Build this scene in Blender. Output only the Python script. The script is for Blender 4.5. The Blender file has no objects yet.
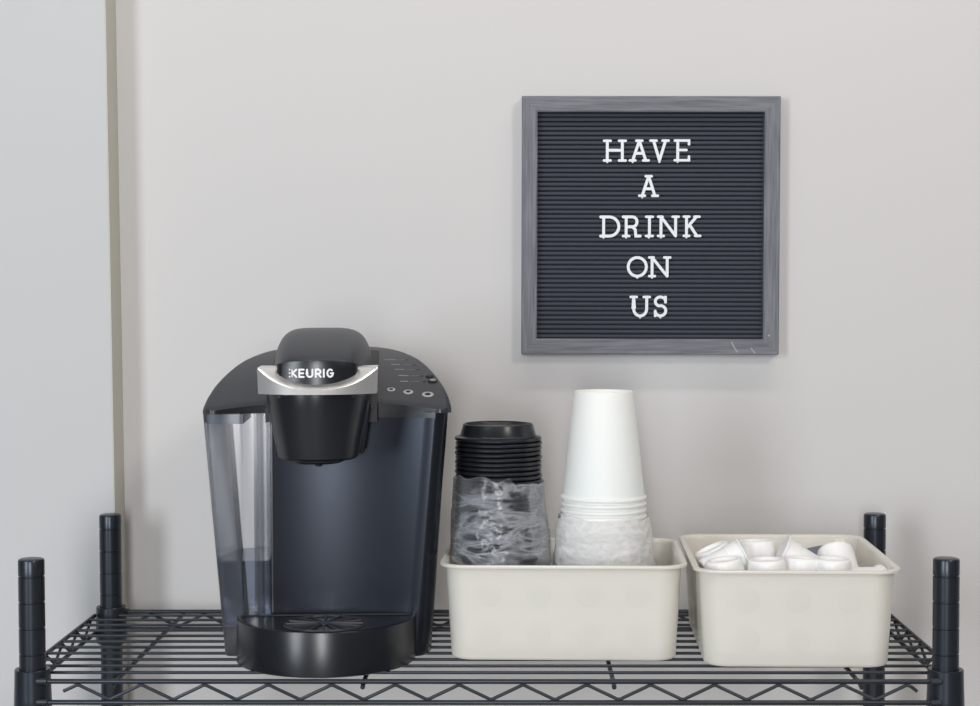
import bpy, bmesh, math, random
from mathutils import Vector, Matrix, noise
random.seed(7)
S = 0.001                                   # everything below is written in millimetres
PI = math.pi
sc = bpy.context.scene
C = sc.collection

# ------------------------------------------------------------------ camera
F = 1722.0
ti, ya, ro = 0.0374717, -0.0132974, 0.0026891
Rz = Matrix(((math.cos(ya), -math.sin(ya), 0), (math.sin(ya), math.cos(ya), 0), (0, 0, 1)))
Rt = Matrix(((1, 0, 0), (0, math.cos(ti), -math.sin(ti)), (0, math.sin(ti), math.cos(ti))))
Rr = Matrix(((math.cos(ro), 0, -math.sin(ro)), (0, 1, 0), (math.sin(ro), 0, math.cos(ro))))
M = Rr @ Rt @ Rz                            # rows: right, forward, up
cam_rot = Matrix((M[0], M[2], -M[1])).transposed()
cd = bpy.data.cameras.new('camera')
cam = bpy.data.objects.new('camera', cd)
C.objects.link(cam)
cam.matrix_world = Matrix.Translation(Vector((25.44, -1665.6, 379.5)) * S) @ cam_rot.to_4x4()
cd.sensor_width = 36
cd.lens = F / 980 * 36
cd.clip_start = 0.05
sc.camera = cam

# ------------------------------------------------------------------ materials
def nodes(name):
    m = bpy.data.materials.new(name)
    m.use_nodes = True
    nt = m.node_tree
    return m, nt, nt.nodes['Principled BSDF']

def noise_bump(nt, b, scale, strength, stretch=(1, 1, 1), dist=0.0005, detail=3, coord='Object'):
    tc = nt.nodes.new('ShaderNodeTexCoord')
    mp = nt.nodes.new('ShaderNodeMapping'); mp.inputs['Scale'].default_value = stretch
    n = nt.nodes.new('ShaderNodeTexNoise'); n.inputs['Scale'].default_value = scale; n.inputs['Detail'].default_value = detail
    bp = nt.nodes.new('ShaderNodeBump'); bp.inputs['Strength'].default_value = strength; bp.inputs['Distance'].default_value = dist
    nt.links.new(tc.outputs[coord], mp.inputs[0]); nt.links.new(mp.outputs[0], n.inputs['Vector'])
    nt.links.new(n.outputs['Fac'], bp.inputs['Height']); nt.links.new(bp.outputs[0], b.inputs['Normal'])
    return n

def mat(name, col, rough=0.5, metal=0.0, spec=0.5, coat=0.0, bump=None, sub=0.0):
    m, nt, b = nodes(name)
    b.inputs['Base Color'].default_value = (*col, 1)
    b.inputs['Roughness'].default_value = rough
    b.inputs['Metallic'].default_value = metal
    b.inputs['Specular IOR Level'].default_value = spec
    b.inputs['Coat Weight'].default_value = coat
    b.inputs['Coat Roughness'].default_value = 0.15
    if sub:
        b.inputs['Subsurface Weight'].default_value = sub
        b.inputs['Subsurface Scale'].default_value = 0.01
    if bump: noise_bump(nt, b, *bump)
    return m

def wall_mat(name, col):
    m, nt, b = nodes(name)
    b.inputs['Roughness'].default_value = 0.85
    n = noise_bump(nt, b, 260, 0.06, (1, 1, 1), 0.0006, 4)
    n2 = nt.nodes.new('ShaderNodeTexNoise'); n2.inputs['Scale'].default_value = 2.0
    tc = nt.nodes.new('ShaderNodeTexCoord'); nt.links.new(tc.outputs['Object'], n2.inputs['Vector'])
    rp = nt.nodes.new('ShaderNodeValToRGB')
    rp.color_ramp.elements[0].position = 0.3; rp.color_ramp.elements[1].position = 0.7
    rp.color_ramp.elements[0].color = (*[c * 0.985 for c in col], 1); rp.color_ramp.elements[1].color = (*col, 1)
    nt.links.new(n2.outputs['Fac'], rp.inputs[0]); nt.links.new(rp.outputs[0], b.inputs['Base Color'])
    return m

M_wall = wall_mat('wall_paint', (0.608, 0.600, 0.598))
M_wall_l = wall_mat('wall_paint_left_cool_light', (0.555, 0.562, 0.570))  # same paint as the back wall; cooler, dimmer light put into its colour
M_trim = wall_mat('beige_corner_bead', (0.56, 0.545, 0.48))
M_floor = mat('floor_grey', (0.45, 0.43, 0.40), 0.6, bump=(30, 0.1))
M_deckp = mat('satin_charcoal_plastic', (0.024, 0.028, 0.037), 0.42, bump=(900, 0.05, (1, 1, 1), 0.0002))
M_black = mat('black_plastic', (0.008, 0.010, 0.014), 0.27)
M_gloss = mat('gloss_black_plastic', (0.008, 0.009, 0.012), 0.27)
M_dark = mat('matte_black_plastic', (0.008, 0.009, 0.010), 0.55)
M_body = mat('brushed_midnight_panel', (0.026, 0.031, 0.042), 0.27, 0.75, 0.5, bump=(60, 0.06, (1, 1, 25), 0.0002))
M_silver = mat('satin_silver_plastic', (0.80, 0.80, 0.80), 0.33, 0.85)
M_white_print = mat('white_print', (0.80, 0.81, 0.83), 0.5)
M_grey_print = mat('grey_print', (0.30, 0.31, 0.32), 0.5)
M_ring = mat('silver_print', (0.42, 0.43, 0.45), 0.4)
M_post = mat('black_powder_coat', (0.032, 0.039, 0.050), 0.30, 0.6, bump=(1400, 0.08, (1, 1, 1), 0.0002))
M_wire = mat('black_coated_wire', (0.030, 0.036, 0.046), 0.36, 0.5)
M_bin = mat('cream_plastic', (0.72, 0.695, 0.63), 0.28, 0, 0.5, sub=0.05)
M_cup = mat('white_paper', (0.86, 0.855, 0.83), 0.55, sub=0.1, bump=(600, 0.05, (1, 1, 1), 0.0002))
M_pod = mat('white_pod_plastic', (0.86, 0.86, 0.855), 0.38, sub=0.1)
M_podlid = mat('foil_lid', (0.78, 0.78, 0.78), 0.35)
M_podblue = mat('blue_foil_lid', (0.06, 0.075, 0.12), 0.35)
M_lid = mat('black_lid_plastic', (0.010, 0.012, 0.016), 0.30)
M_felt = mat('charcoal_felt', (0.058, 0.065, 0.081), 0.95, 0, 0.15, bump=(2500, 0.25, (1, 1, 1), 0.0003))
M_letter = mat('white_letter_plastic', (0.74, 0.77, 0.80), 0.4)

def wood(name, vertical):
    m, nt, b = nodes(name)
    tc = nt.nodes.new('ShaderNodeTexCoord')
    mp = nt.nodes.new('ShaderNodeMapping')
    mp.inputs['Scale'].default_value = (1, 1, 0.05) if vertical else (0.05, 1, 1)
    n = nt.nodes.new('ShaderNodeTexNoise'); n.inputs['Scale'].default_value = 420; n.inputs['Detail'].default_value = 5
    rp = nt.nodes.new('ShaderNodeValToRGB')
    rp.color_ramp.elements[0].position = 0.32; rp.color_ramp.elements[1].position = 0.68
    rp.color_ramp.elements[0].color = (0.110, 0.118, 0.138, 1); rp.color_ramp.elements[1].color = (0.190, 0.199, 0.226, 1)
    bp = nt.nodes.new('ShaderNodeBump'); bp.inputs['Strength'].default_value = 0.25; bp.inputs['Distance'].default_value = 0.0004
    nt.links.new(tc.outputs['Object'], mp.inputs[0]); nt.links.new(mp.outputs[0], n.inputs['Vector'])
    nt.links.new(n.outputs['Fac'], rp.inputs[0]); nt.links.new(rp.outputs[0], b.inputs['Base Color'])
    nt.links.new(n.outputs['Fac'], bp.inputs['Height']); nt.links.new(bp.outputs[0], b.inputs['Normal'])
    b.inputs['Roughness'].default_value = 0.65
    return m
M_wood_h = wood('grey_wood_across', False)
M_wood_v = wood('grey_wood_upright', True)

def clear_mat(name, tint, rough=0.05, ior=1.45, haze=0.0, haze_col=(0.8, 0.8, 0.8)):
    """thin clear plastic: see-through, with real fresnel reflection and a little haze"""
    m, nt, b = nodes(name)
    nt.nodes.remove(b)
    out = nt.nodes['Material Output']
    tr = nt.nodes.new('ShaderNodeBsdfTransparent'); tr.inputs[0].default_value = (*tint, 1)
    gl = nt.nodes.new('ShaderNodeBsdfGlossy'); gl.inputs['Roughness'].default_value = rough
    fr = nt.nodes.new('ShaderNodeFresnel'); fr.inputs[0].default_value = ior
    mx = nt.nodes.new('ShaderNodeMixShader')
    nt.links.new(fr.outputs[0], mx.inputs[0]); nt.links.new(tr.outputs[0], mx.inputs[1]); nt.links.new(gl.outputs[0], mx.inputs[2])
    last = mx
    if haze:
        df = nt.nodes.new('ShaderNodeBsdfDiffuse'); df.inputs[0].default_value = (*haze_col, 1)
        m2 = nt.nodes.new('ShaderNodeMixShader'); m2.inputs[0].default_value = haze
        nt.links.new(mx.outputs[0], m2.inputs[1]); nt.links.new(df.outputs[0], m2.inputs[2]); last = m2
    nt.links.new(last.outputs[0], out.inputs[0])
    return m
M_guide = mat('pale_grey_plastic', (0.30, 0.30, 0.30), 0.25, 0.3)
M_tank = clear_mat('smoky_clear_plastic', (0.94, 0.95, 0.97), 0.16, 1.36, 0.07, (0.52, 0.56, 0.62))
M_water = clear_mat('still_water', (0.58, 0.62, 0.70), 0.03, 1.33, 0.03, (0.10, 0.12, 0.16))
M_tanklid = clear_mat('blue_smoke_plastic', (0.35, 0.40, 0.50), 0.15, 1.5, 0.45, (0.16, 0.19, 0.25))

def bag_mat(name, lo, hi, stretch, scale, col, rough, ior, bstr, trans, graze):
    m, nt, b = nodes(name)
    nt.nodes.remove(b)
    out = nt.nodes['Material Output']
    tc = nt.nodes.new('ShaderNodeTexCoord')
    mp = nt.nodes.new('ShaderNodeMapping'); mp.inputs['Scale'].default_value = stretch
    mp.inputs['Rotation'].default_value = (0.15, 0.25, 0)
    n = nt.nodes.new('ShaderNodeTexNoise'); n.inputs['Scale'].default_value = scale; n.inputs['Detail'].default_value = 4
    n.inputs['Distortion'].default_value = 1.2
    nt.links.new(tc.outputs['Object'], mp.inputs[0]); nt.links.new(mp.outputs[0], n.inputs['Vector'])
    rp = nt.nodes.new('ShaderNodeValToRGB')
    e = rp.color_ramp.elements
    e[0].position = 0.40; e[0].color = (lo, lo, lo, 1)
    e[1].position = 0.66; e[1].color = (lo, lo, lo, 1)
    k = e.new(0.53); k.color = (hi, hi, hi, 1)
    nt.links.new(n.outputs['Fac'], rp.inputs[0])
    bp = nt.nodes.new('ShaderNodeBump'); bp.inputs['Strength'].default_value = bstr; bp.inputs['Distance'].default_value = 0.002
    nt.links.new(n.outputs['Fac'], bp.inputs['Height'])
    tr = nt.nodes.new('ShaderNodeBsdfTransparent'); tr.inputs[0].default_value = (0.97, 0.97, 0.97, 1)
    df = nt.nodes.new('ShaderNodeBsdfDiffuse'); df.inputs[0].default_value = (*col, 1)
    tl = nt.nodes.new('ShaderNodeBsdfTranslucent'); tl.inputs[0].default_value = (*col, 1)
    gl = nt.nodes.new('ShaderNodeBsdfGlossy'); gl.inputs['Roughness'].default_value = rough
    fr = nt.nodes.new('ShaderNodeFresnel'); fr.inputs[0].default_value = ior
    for q in (df, gl, fr, tl): nt.links.new(bp.outputs[0], q.inputs['Normal'])
    a = nt.nodes.new('ShaderNodeMixShader'); a.inputs[0].default_value = trans
    nt.links.new(df.outputs[0], a.inputs[1]); nt.links.new(tl.outputs[0], a.inputs[2])
    m1 = nt.nodes.new('ShaderNodeMixShader')
    lw = nt.nodes.new('ShaderNodeLayerWeight'); lw.inputs[0].default_value = 0.35
    mxm = nt.nodes.new('ShaderNodeMath'); mxm.operation = 'MAXIMUM'
    ml = nt.nodes.new('ShaderNodeMath'); ml.operation = 'MULTIPLY'; ml.inputs[1].default_value = graze
    nt.links.new(lw.outputs['Facing'], ml.inputs[0]); nt.links.new(ml.outputs[0], mxm.inputs[0]); nt.links.new(rp.outputs[0], mxm.inputs[1])
    nt.links.new(mxm.outputs[0], m1.inputs[0]); nt.links.new(tr.outputs[0], m1.inputs[1]); nt.links.new(a.outputs[0], m1.inputs[2])
    m2 = nt.nodes.new('ShaderNodeMixShader')
    fm = nt.nodes.new('ShaderNodeMath'); fm.operation = 'MULTIPLY'; fm.inputs[1].default_value = 0.45
    nt.links.new(fr.outputs[0], fm.inputs[0])
    nt.links.new(fm.outputs[0], m2.inputs[0]); nt.links.new(m1.outputs[0], m2.inputs[1]); nt.links.new(gl.outputs[0], m2.inputs[2])
    nt.links.new(m2.outputs[0], out.inputs[0])
    return m
M_bag_clear = bag_mat('crinkled_clear_film', 0.04, 0.34, (1, 1, 3.2), 17, (0.80, 0.84, 0.90), 0.2, 1.5, 0.6, 0.35, 0.5)
M_bag_milky = bag_mat('crinkled_milky_film', 0.40, 0.62, (1, 1, 2.0), 24, (0.97, 0.97, 0.97), 0.35, 1.12, 0.35, 0.3, 0.85)

# ------------------------------------------------------------------ mesh helpers
def link(name, bm, m, parent=None, angle=35, smooth=True):
    me = bpy.data.meshes.new(name)
    bmesh.ops.recalc_face_normals(bm, faces=bm.faces)
    bm.to_mesh(me); bm.free()
    me.transform(Matrix.Scale(S, 4))
    if m: me.materials.append(m)
    if smooth:
        me.shade_smooth()
        me.set_sharp_from_angle(angle=math.radians(angle))
    o = bpy.data.objects.new(name, me)
    C.objects.link(o)
    if parent: o.parent = parent
    return o

def tag(o, label, cat, group=None):
    o['label'] = label; o['category'] = cat
    if group: o['group'] = group
    return o

def thing(name, label, cat, loc, rz=0, group=None):
    o = bpy.data.objects.new(name, None)
    C.objects.link(o)
    o.empty_display_size = 0.02
    o.location = Vector(loc) * S
    o.rotation_euler = (0, 0, rz)
    return tag(o, label, cat, group)

def copy_tree(o, parent=None):
    c = o.copy(); C.objects.link(c); c.parent = parent
    for ch in o.children: copy_tree(ch, c)
    return c

def box(bm, x0, x1, y0, y1, z0, z1, bev=0, seg=2):
    vs = [bm.verts.new((x, y, z)) for z in (z0, z1) for y in (y0, y1) for x in (x0, x1)]
    fs = [(0, 1, 3, 2), (4, 6, 7, 5), (0, 4, 5, 1), (2, 3, 7, 6), (0, 2, 6, 4), (1, 5, 7, 3)]
    faces = [bm.faces.new([vs[i] for i in f]) for f in fs]
    if bev:
        es = list({e for f in faces for e in f.edges})
        bmesh.ops.bevel(bm, geom=es, offset=bev, segments=seg, affect='EDGES', profile=0.5)

def rings(bm, loops, closed=True, cap0=True, cap1=True):
    """loops of points -> skinned surface"""
    R = [[bm.verts.new(p) for p in l] for l in loops]
    n = len(R[0])
    for a, b in zip(R, R[1:]):
        for i in range(n if closed else n - 1):
            j = (i + 1) % n
            bm.faces.new((a[i], a[j], b[j], b[i]))
    if cap0: bm.faces.new(R[0][::-1])
    if cap1: bm.faces.new(R[-1])
    return R

def lathe(bm, prof, cx=0, cy=0, n=48, cap0=False, cap1=False):
    loops = [[(cx + r * math.cos(2 * PI * i / n), cy + r * math.sin(2 * PI * i / n), z) for i in range(n)] for r, z in prof]
    return rings(bm, loops, True, cap0, cap1)

def tube(bm, pts, r, n=10, cap=True):
    pts = [Vector(p) for p in pts]
    loops = []
    up = Vector((0, 0, 1))
    for i, p in enumerate(pts):
        if i == 0: t = (pts[1] - p)
        elif i == len(pts) - 1: t = (p - pts[-2])
        else: t = (pts[i + 1] - p).normalized() + (p - pts[i - 1]).normalized()
        t.normalize()
        u = up if abs(t.z) < 0.9 else Vector((0, 1, 0))
        a = t.cross(u).normalized(); b = a.cross(t).normalized()
        loops.append([p + (a * math.cos(2 * PI * k / n) + b * math.sin(2 * PI * k / n)) * r for k in range(n)])
    rings(bm, loops, True, cap, cap)

def rrect(hx, hy, r, n=8):
    pts = []
    for cx, cy, a0 in ((hx - r, hy - r, 0), (-hx + r, hy - r, 90), (-hx + r, -hy + r, 180), (hx - r, -hy + r, 270)):
        for k in range(n + 1):
            a = math.radians(a0 + 90 * k / n)
            pts.append((cx + r * math.cos(a), cy + r * math.sin(a)))
    return pts

def strokes(bm, segs, w, y0, y1, nr=8):
    """flat rounded pen strokes in the XZ plane, given thickness y0..y1"""
    for si_, (pl, ww) in enumerate(segs):
        y0 -= 0.025
        pts = [Vector((p[0], p[1])) for p in pl]
        h = (ww or w) / 2
        closed = (pts[0] - pts[-1]).length < 1e-6
        L, Rr_ = [], []
        n = len(pts)
        for i, p in enumerate(pts):
            if closed: t = (pts[(i + 1) % (n - 1)] - pts[i - 1 if i > 0 else n - 2])
            elif i == 0: t = pts[1] - p
            elif i == n - 1: t = p - pts[-2]
            else: t = (pts[i + 1] - p).normalized() + (p - pts[i - 1]).normalized()
            t.normalize(); nn = Vector((-t.y, t.x))
            k = 1.0
            if 0 < i < n - 1:
                c = (pts[i + 1] - p).normalized().dot(t)
                k = min(1.6, 1 / max(c, 0.4))
            L.append(p + nn * h * k); Rr_.append(p - nn * h * k)
        if closed:
            f = [bm.verts.new((q.x, y0, q.y)) for q in L]; g = [bm.verts.new((q.x, y0, q.y)) for q in Rr_]
            f2 = [bm.verts.new((q.x, y1, q.y)) for q in L]; g2 = [bm.verts.new((q.x, y1, q.y)) for q in Rr_]
            for i in range(n - 1):
                bm.faces.new((f[i], f[i + 1], g[i + 1], g[i])); bm.faces.new((f2[i], g2[i], g2[i + 1], f2[i + 1]))
                bm.faces.new((f[i], f2[i], f2[i + 1], f[i + 1])); bm.faces.new((g[i], g[i + 1], g2[i + 1], g2[i]))
            continue
        t1 = (pts[-1] - pts[-2]).normalized(); t0 = (pts[0] - pts[1]).normalized()
        a1 = math.atan2(t1.y, t1.x); a0 = math.atan2(t0.y, t0.x)
        out = L[:-1] + [pts[-1] + Vector((math.cos(a1 + PI / 2 - PI * k / nr), math.sin(a1 + PI / 2 - PI * k / nr))) * h for k in range(nr + 1)]
        out += Rr_[1:-1][::-1] + [pts[0] + Vector((math.cos(a0 + PI / 2 - PI * k / nr), math.sin(a0 + PI / 2 - PI * k / nr))) * h for k in range(nr + 1)]
        a = [bm.verts.new((q.x, y0, q.y)) for q in out]; b = [bm.verts.new((q.x, y1, q.y)) for q in out]
        bm.faces.new(a); bm.faces.new(b[::-1])
        for i in range(len(a)):
            j = (i + 1) % len(a)
            bm.faces.new((a[i], b[i], b[j], a[j]))

def arc(cx, cz, rx, rz, a0, a1, n=14):
    return [(cx + rx * math.cos(math.radians(a0 + (a1 - a0) * k / n)), cz + rz * math.sin(math.radians(a0 + (a1 - a0) * k / n))) for k in range(n + 1)]

# ------------------------------------------------------------------ the room
WY, BY = 405.0, 352.0                      # back wall, face of the left pier
FL = -900.0
def struct(name, bm, m):
    o = link(name, bm, m, None, smooth=False); o['kind'] = 'structure'; return o
bm = bmesh.new(); box(bm, -462.0, 3200, WY, WY + 100, FL, 1700); struct('wall_back', bm, M_wall)
bm = bmesh.new()
xb, xt = -445.0, -456.0                    # the pier's edge leans very slightly
def xe(z): return xb + (xt - xb) * (z / 900.0) * 0.62
P = [(-3200, BY), (None, BY), (None, WY + 100), (-3200, WY + 100)]
lo = [bm.verts.new((x if x else xe(FL) , y, FL)) for x, y in P]; hi = [bm.verts.new((x if x else xe(1700), y, 1700)) for x, y in P]
bm.faces.new(lo[::-1]); bm.faces.new(hi)
for i in range(4): bm.faces.new((lo[i], lo[(i + 1) % 4], hi[(i + 1) % 4], hi[i]))
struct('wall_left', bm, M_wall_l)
bm = bmesh.new()                           # painted bead lining the pier's return
lo = [bm.verts.new((xe(FL) + dx, y, FL)) for dx, y in ((0, BY + .4), (1.2, BY + .4), (1.2, WY), (0, WY))]
hi = [bm.verts.new((xe(1700) + dx, y, 1700)) for dx, y in ((0, BY + .4), (1.2, BY + .4), (1.2, WY), (0, WY))]
bm.faces.new(lo[::-1]); bm.faces.new(hi)
for i in range(4): bm.faces.new((lo[i], lo[(i + 1) % 4], hi[(i + 1) % 4], hi[i]))
struct('trim_1', bm, M_trim)
bm = bmesh.new(); box(bm, -3200, 3200, -3200, WY + 100, FL - 50, FL); struct('floor', bm, M_floor)

# ------------------------------------------------------------------ shelving unit
un = thing('shelving_unit', 'black wire shelving unit with four grooved posts carrying the coffee things', 'shelf', (0, 0, FL))
Z0 = -FL                                    # height of the wire deck above the floor
def post_prof():
    pr = [(12.7, 14)]
    R = 12.7
    top = Z0 + 117.4
    z = 14 + ((top - 17 - 14) % 25.4)
    while z < top - 10:
        pr += [(R, z - 0.9), (R - 0.9, z - 0.5), (R - 0.9, z + 0.5), (R, z + 0.9)]
        z += 25.4
    pr += [(R, top - 2.0), (R - 0.6, top - 0.7), (R - 2.0, top)]
    return pr
posts = [(-445, 0), (445, 0), (-445, 330), (445, 330)]
p0 = f0 = c0 = None
for i, (x, y) in enumerate(posts):
    if i == 0:
        bm = bmesh.new(); lathe(bm, post_prof(), 0, 0, 40, True, True); p0 = link('post', bm, M_post, un)
        bm = bmesh.new(); lathe(bm, [(4, 6), (4, 14), (13.4, 14), (13.4, 19)], 0, 0, 24, True, True)
        lathe(bm, [(15, 0), (15, 4), (8, 6.5), (4, 7)], 0, 0, 24, True, True); f0 = link('levelling_foot', bm, M_dark, p0)
        bm = bmesh.new()                    # sleeve: a slightly flared cone with a moulded band and split line
        zc = Z0
        lathe(bm, [(13.0, zc + 9), (16.6, zc + 9.4), (17.2, zc + 8.6), (17.6, zc - 8), (18.0, zc - 20), (18.3, zc - 28), (16.4, zc - 33.5), (13.0, zc - 34)], 0, 0, 40)
        c0 = link('collar', bm, M_post, un)
        p, c = p0, c0
    else:
        p = p0.copy(); C.objects.link(p); p.parent = un
        f = f0.copy(); C.objects.link(f); f.parent = p
        c = c0.copy(); C.objects.link(c); c.parent = un
    p.location = c.location = Vector((x, y, 0)) * S
XE, YF, YB = 462.0, -15.0, 345.0
DZ = -20.5
bm = bmesh.new()
for dz in (0, DZ):
    for y in (YF, YB): tube(bm, [(-430, y + (2 if y < 0 else -2), Z0 + dz), (-424, y, Z0 + dz), (424, y, Z0 + dz), (430, y + (2 if y < 0 else -2), Z0 + dz)], 2.5, 12)
    for x in (-XE, XE): tube(bm, [(x, 10, Z0 + dz), (x, 320, Z0 + dz)], 2.4, 12)
sh = link('wire_shelf', bm, M_wire, un)
# socket rings where the frame meets each post
for (x, y) in posts:
    sx = 1 if x < 0 else -1; sy = 1 if y < 100 else -1
    for dz in (0, DZ):
        bm = bmesh.new(); tube(bm, [(x + sx * 8, y - sy * 15, Z0 + dz), (x + sx * 18, y - sy * 15, Z0 + dz)], 3.3, 10)
        link('weld_socket', bm, M_wire, sh)
def zigzag_x(y, x_start, n, xtail0, xtail1):
    P = [(xtail0, y, Z0 - 9.5)]
    h = 61.65 / 2
    pts = []
    for k in range(2 * n + 1):
        xx = x_start + k * h
        zz = Z0 - 3.6 if k % 2 == 0 else Z0 - 17.4
        pts.append((xx, zz, k % 2))
    for k, (xx, zz, q) in enumerate(pts):
        s = -1 if q == 0 else 1
        P += [(xx - 4, y, zz + s * 1.5), (xx - 1.5, y, zz + s * .2), (xx + 1.5, y, zz + s * .2), (xx + 4, y, zz + s * 1.5)]
    P.append((xtail1, y, Z0 - 9.5))
    b = bmesh.new(); tube(b, P, 1.7, 8); link('truss_wire', b, M_wire, sh)
zigzag_x(YF, -397, 13, -411, 416 - 2)
zigzag_x(YB, -400.6, 13, -414, 412)
for x in (-XE, XE):
    P = []
    n = 9; h = (300 - 20) / n
    for k in range(n + 1):
        P.append((x, 20 + k * h, Z0 + (-18 if k % 2 == 0 else -3.2)))
    b = bmesh.new(); tube(b, P, 1.7, 8); link('truss_wire', b, M_wire, sh)
w0 = None
for k, y in enumerate([19.6 + 30.0 * i for i in range(10)] + [317]):
    if w0 is None:
        b = bmesh.new(); tube(b, [(-XE, 0, Z0 + 0.9), (XE, 0, Z0 + 0.9)], 1.6, 10); w = w0 = link('deck_wire', b, M_wire, sh)
    else:
        w = w0.copy(); C.objects.link(w); w.parent = sh
    w.scale.x = (445 - 12) / XE if (y < 20 or y == 317) else 1.0
    w.location = Vector((0, y, 0)) * S
w0 = None
for x in (-363.5, -120.5, 122.5, 360.5):
    if w0 is None:
        b = bmesh.new(); tube(b, [(0, YF - 1.5, Z0 - 5.5), (0, YF + 8, Z0 - 3.4), (0, YB - 8, Z0 - 3.4), (0, YB + 2, Z0 - 3.4)], 2.3, 10); w = w0 = link('cross_wire', b, M_wire, sh)
    else:
        w = w0.copy(); C.objects.link(w); w.parent = sh
    w.location = Vector((x, 0, 0)) * S

# ------------------------------------------------------------------ bins
def make_bin(name, label, loc, rz, HX, HY):
    t = thing(name, label, 'bin', loc, rz, None)
    bm = bmesh.new()
    H = 99.0
    def ring(inset, z, r, wall=0): return [(x, y, z) for x, y in rrect(HX - inset - wall, HY - inset - wall, max(r - wall, 1), 10)]
    # inset of the outer skin: rim 0, body top 5.5, body bottom 11
    L = [ring(22, 0.4, 16), ring(15.0, 0.4, 20), ring(12.5, 1.2, 21), ring(11.2, 4.0, 22)]
    for k in range(1, 7):
        q = k / 6; L.append(ring(11.2 - 5.4 * q, 4 + (H - 9) * q, 22 + 2 * q))
    L += [ring(4.8, H - 3.2, 24.5), ring(2.4, H - 3.0, 25.5), ring(0.5, H - 3.4, 26), ring(0, H - 2.2, 26), ring(0.3, H - 0.6, 26), ring(1.5, H, 25.5), ring(4.2, H - 0.2, 24.5), ring(6.6, H - 1.4, 23.5), ring(7.6, H - 4.5, 22.5)]
    for k in range(5, -1, -1):
        q = k / 6; L.append(ring(13.2 - 5.4 * q, 4 + (H - 9) * q, 20 + 2 * q))
    L += [ring(15.5, 2.8, 17), ring(24, 2.6, 14)]
    rings(bm, L)
    # faint raised discs pressed into the four sides, two rows
    def disc(cx, cy, cz, nx, ny):
        n = 28; rr = 12.5
        lp = []
        for r_, o_ in ((rr, -0.6), (rr - .1, 0.02), (rr - 2.0, 0.10), (rr - 4, 0.10)):
            lp.append([(cx + nx * (o_ + (r_ * math.sin(2 * PI * i / n)) * 0.06) + (-ny) * r_ * math.cos(2 * PI * i / n),
                        cy + ny * (o_ + (r_ * math.sin(2 * PI * i / n)) * 0.06) + nx * r_ * math.cos(2 * PI * i / n),
                        cz + r_ * math.sin(2 * PI * i / n)) for i in range(n)])
        rings(bm, lp, True, False, True)
    for row, z in ((0, 28), (1, 68)):
        ins = 11.2 - 5.4 * (z - 4) / 90
        nx = 4 if HX > 110 else 3; ny = 4 if HY > 110 else 3
        for k in range(nx):
            x = (k - (nx - 1) / 2) * 50
            disc(x, -(HY - ins), z, 0, -1); disc(x, HY - ins, z, 0, 1)
        for k in range(ny):
            y = (k - (ny - 1) / 2) * 50
            disc(-(HX - ins), y, z, -1, 0); disc(HX - ins, y, z, 1, 0)
    link('tub', bm, M_bin, t, 50)
    return t
ZS = 2.5
RB = math.radians(-1.6)
make_bin('storage_bin', 'cream plastic bin holding the bagged black lids and white cups', (78.3, 151, ZS), RB, 125.7, 99)
make_bin('storage_bin', 'cream plastic bin full of white coffee pods at the right end of the shelf', (310.5, 148.5, ZS), RB, 103, 127.5)
ZF = ZS + 2.8                                # inner floor of the bins

# ------------------------------------------------------------------ black lids
LX, LY = 9.9, 152
NL = 44; LP = 4.975
def lid_mesh():
    bm = bmesh.new()
    lathe(bm, [(0.3, 13.6), (33.6, 13.4), (34.9, 14.4), (35.6, 15.9), (36.2, 15.9), (36.6, 14.8), (39.0, 5.2), (40.4, 3.6), (42.2, 2.9), (44.2, 3.0), (44.9, 2.2), (44.9, 1.2), (44.3, 0.3),
               (45.2, 0.2), (45.9, 0.9), (46.0, 2.2), (45.3, 3.5), (44.2, 3.9), (42.4, 3.8), (41.0, 4.5), (39.9, 6.0), (37.2, 15.6), (36.8, 16.8), (36.0, 17.3), (35.2, 16.9), (34.4, 15.2), (33.4, 14.2), (20, 14.0), (8, 14.1), (7, 14.6), (0.3, 14.7)], n=56, cap0=True, cap1=True)
    return bm
lid = link('cup_lid', lid_mesh(), M_lid, None, 30)
zt = ZF + (NL - 1) * LP
for k in range(NL):
    o = lid if k == 0 else lid.copy()
    if k: C.objects.link(o)
    o.location = Vector((LX + random.uniform(-.5, .5), LY + random.uniform(-.4, .4), ZF + 0.3 + k * LP)) * S
    o.rotation_euler = (random.uniform(-.006, .006), random.uniform(-.006, .006), random.uniform(0, 6))
    if k == NL - 1: tag(o, 'black plastic cup lid topmost on the tall lid stack', 'lid', 'black lids stacked in the left bin')
    elif k >= NL - 13: tag(o, 'black plastic cup lid showing as a ridge above the clear bag', 'lid', 'black lids stacked in the left bin')
    elif k >= NL - 28: tag(o, 'black plastic cup lid seen through the crinkled clear bag', 'lid', 'black lids stacked in the left bin')
    else: tag(o, 'black plastic cup lid low in the stack, down inside the cream bin', 'lid', 'black lids stacked in the left bin')

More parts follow.
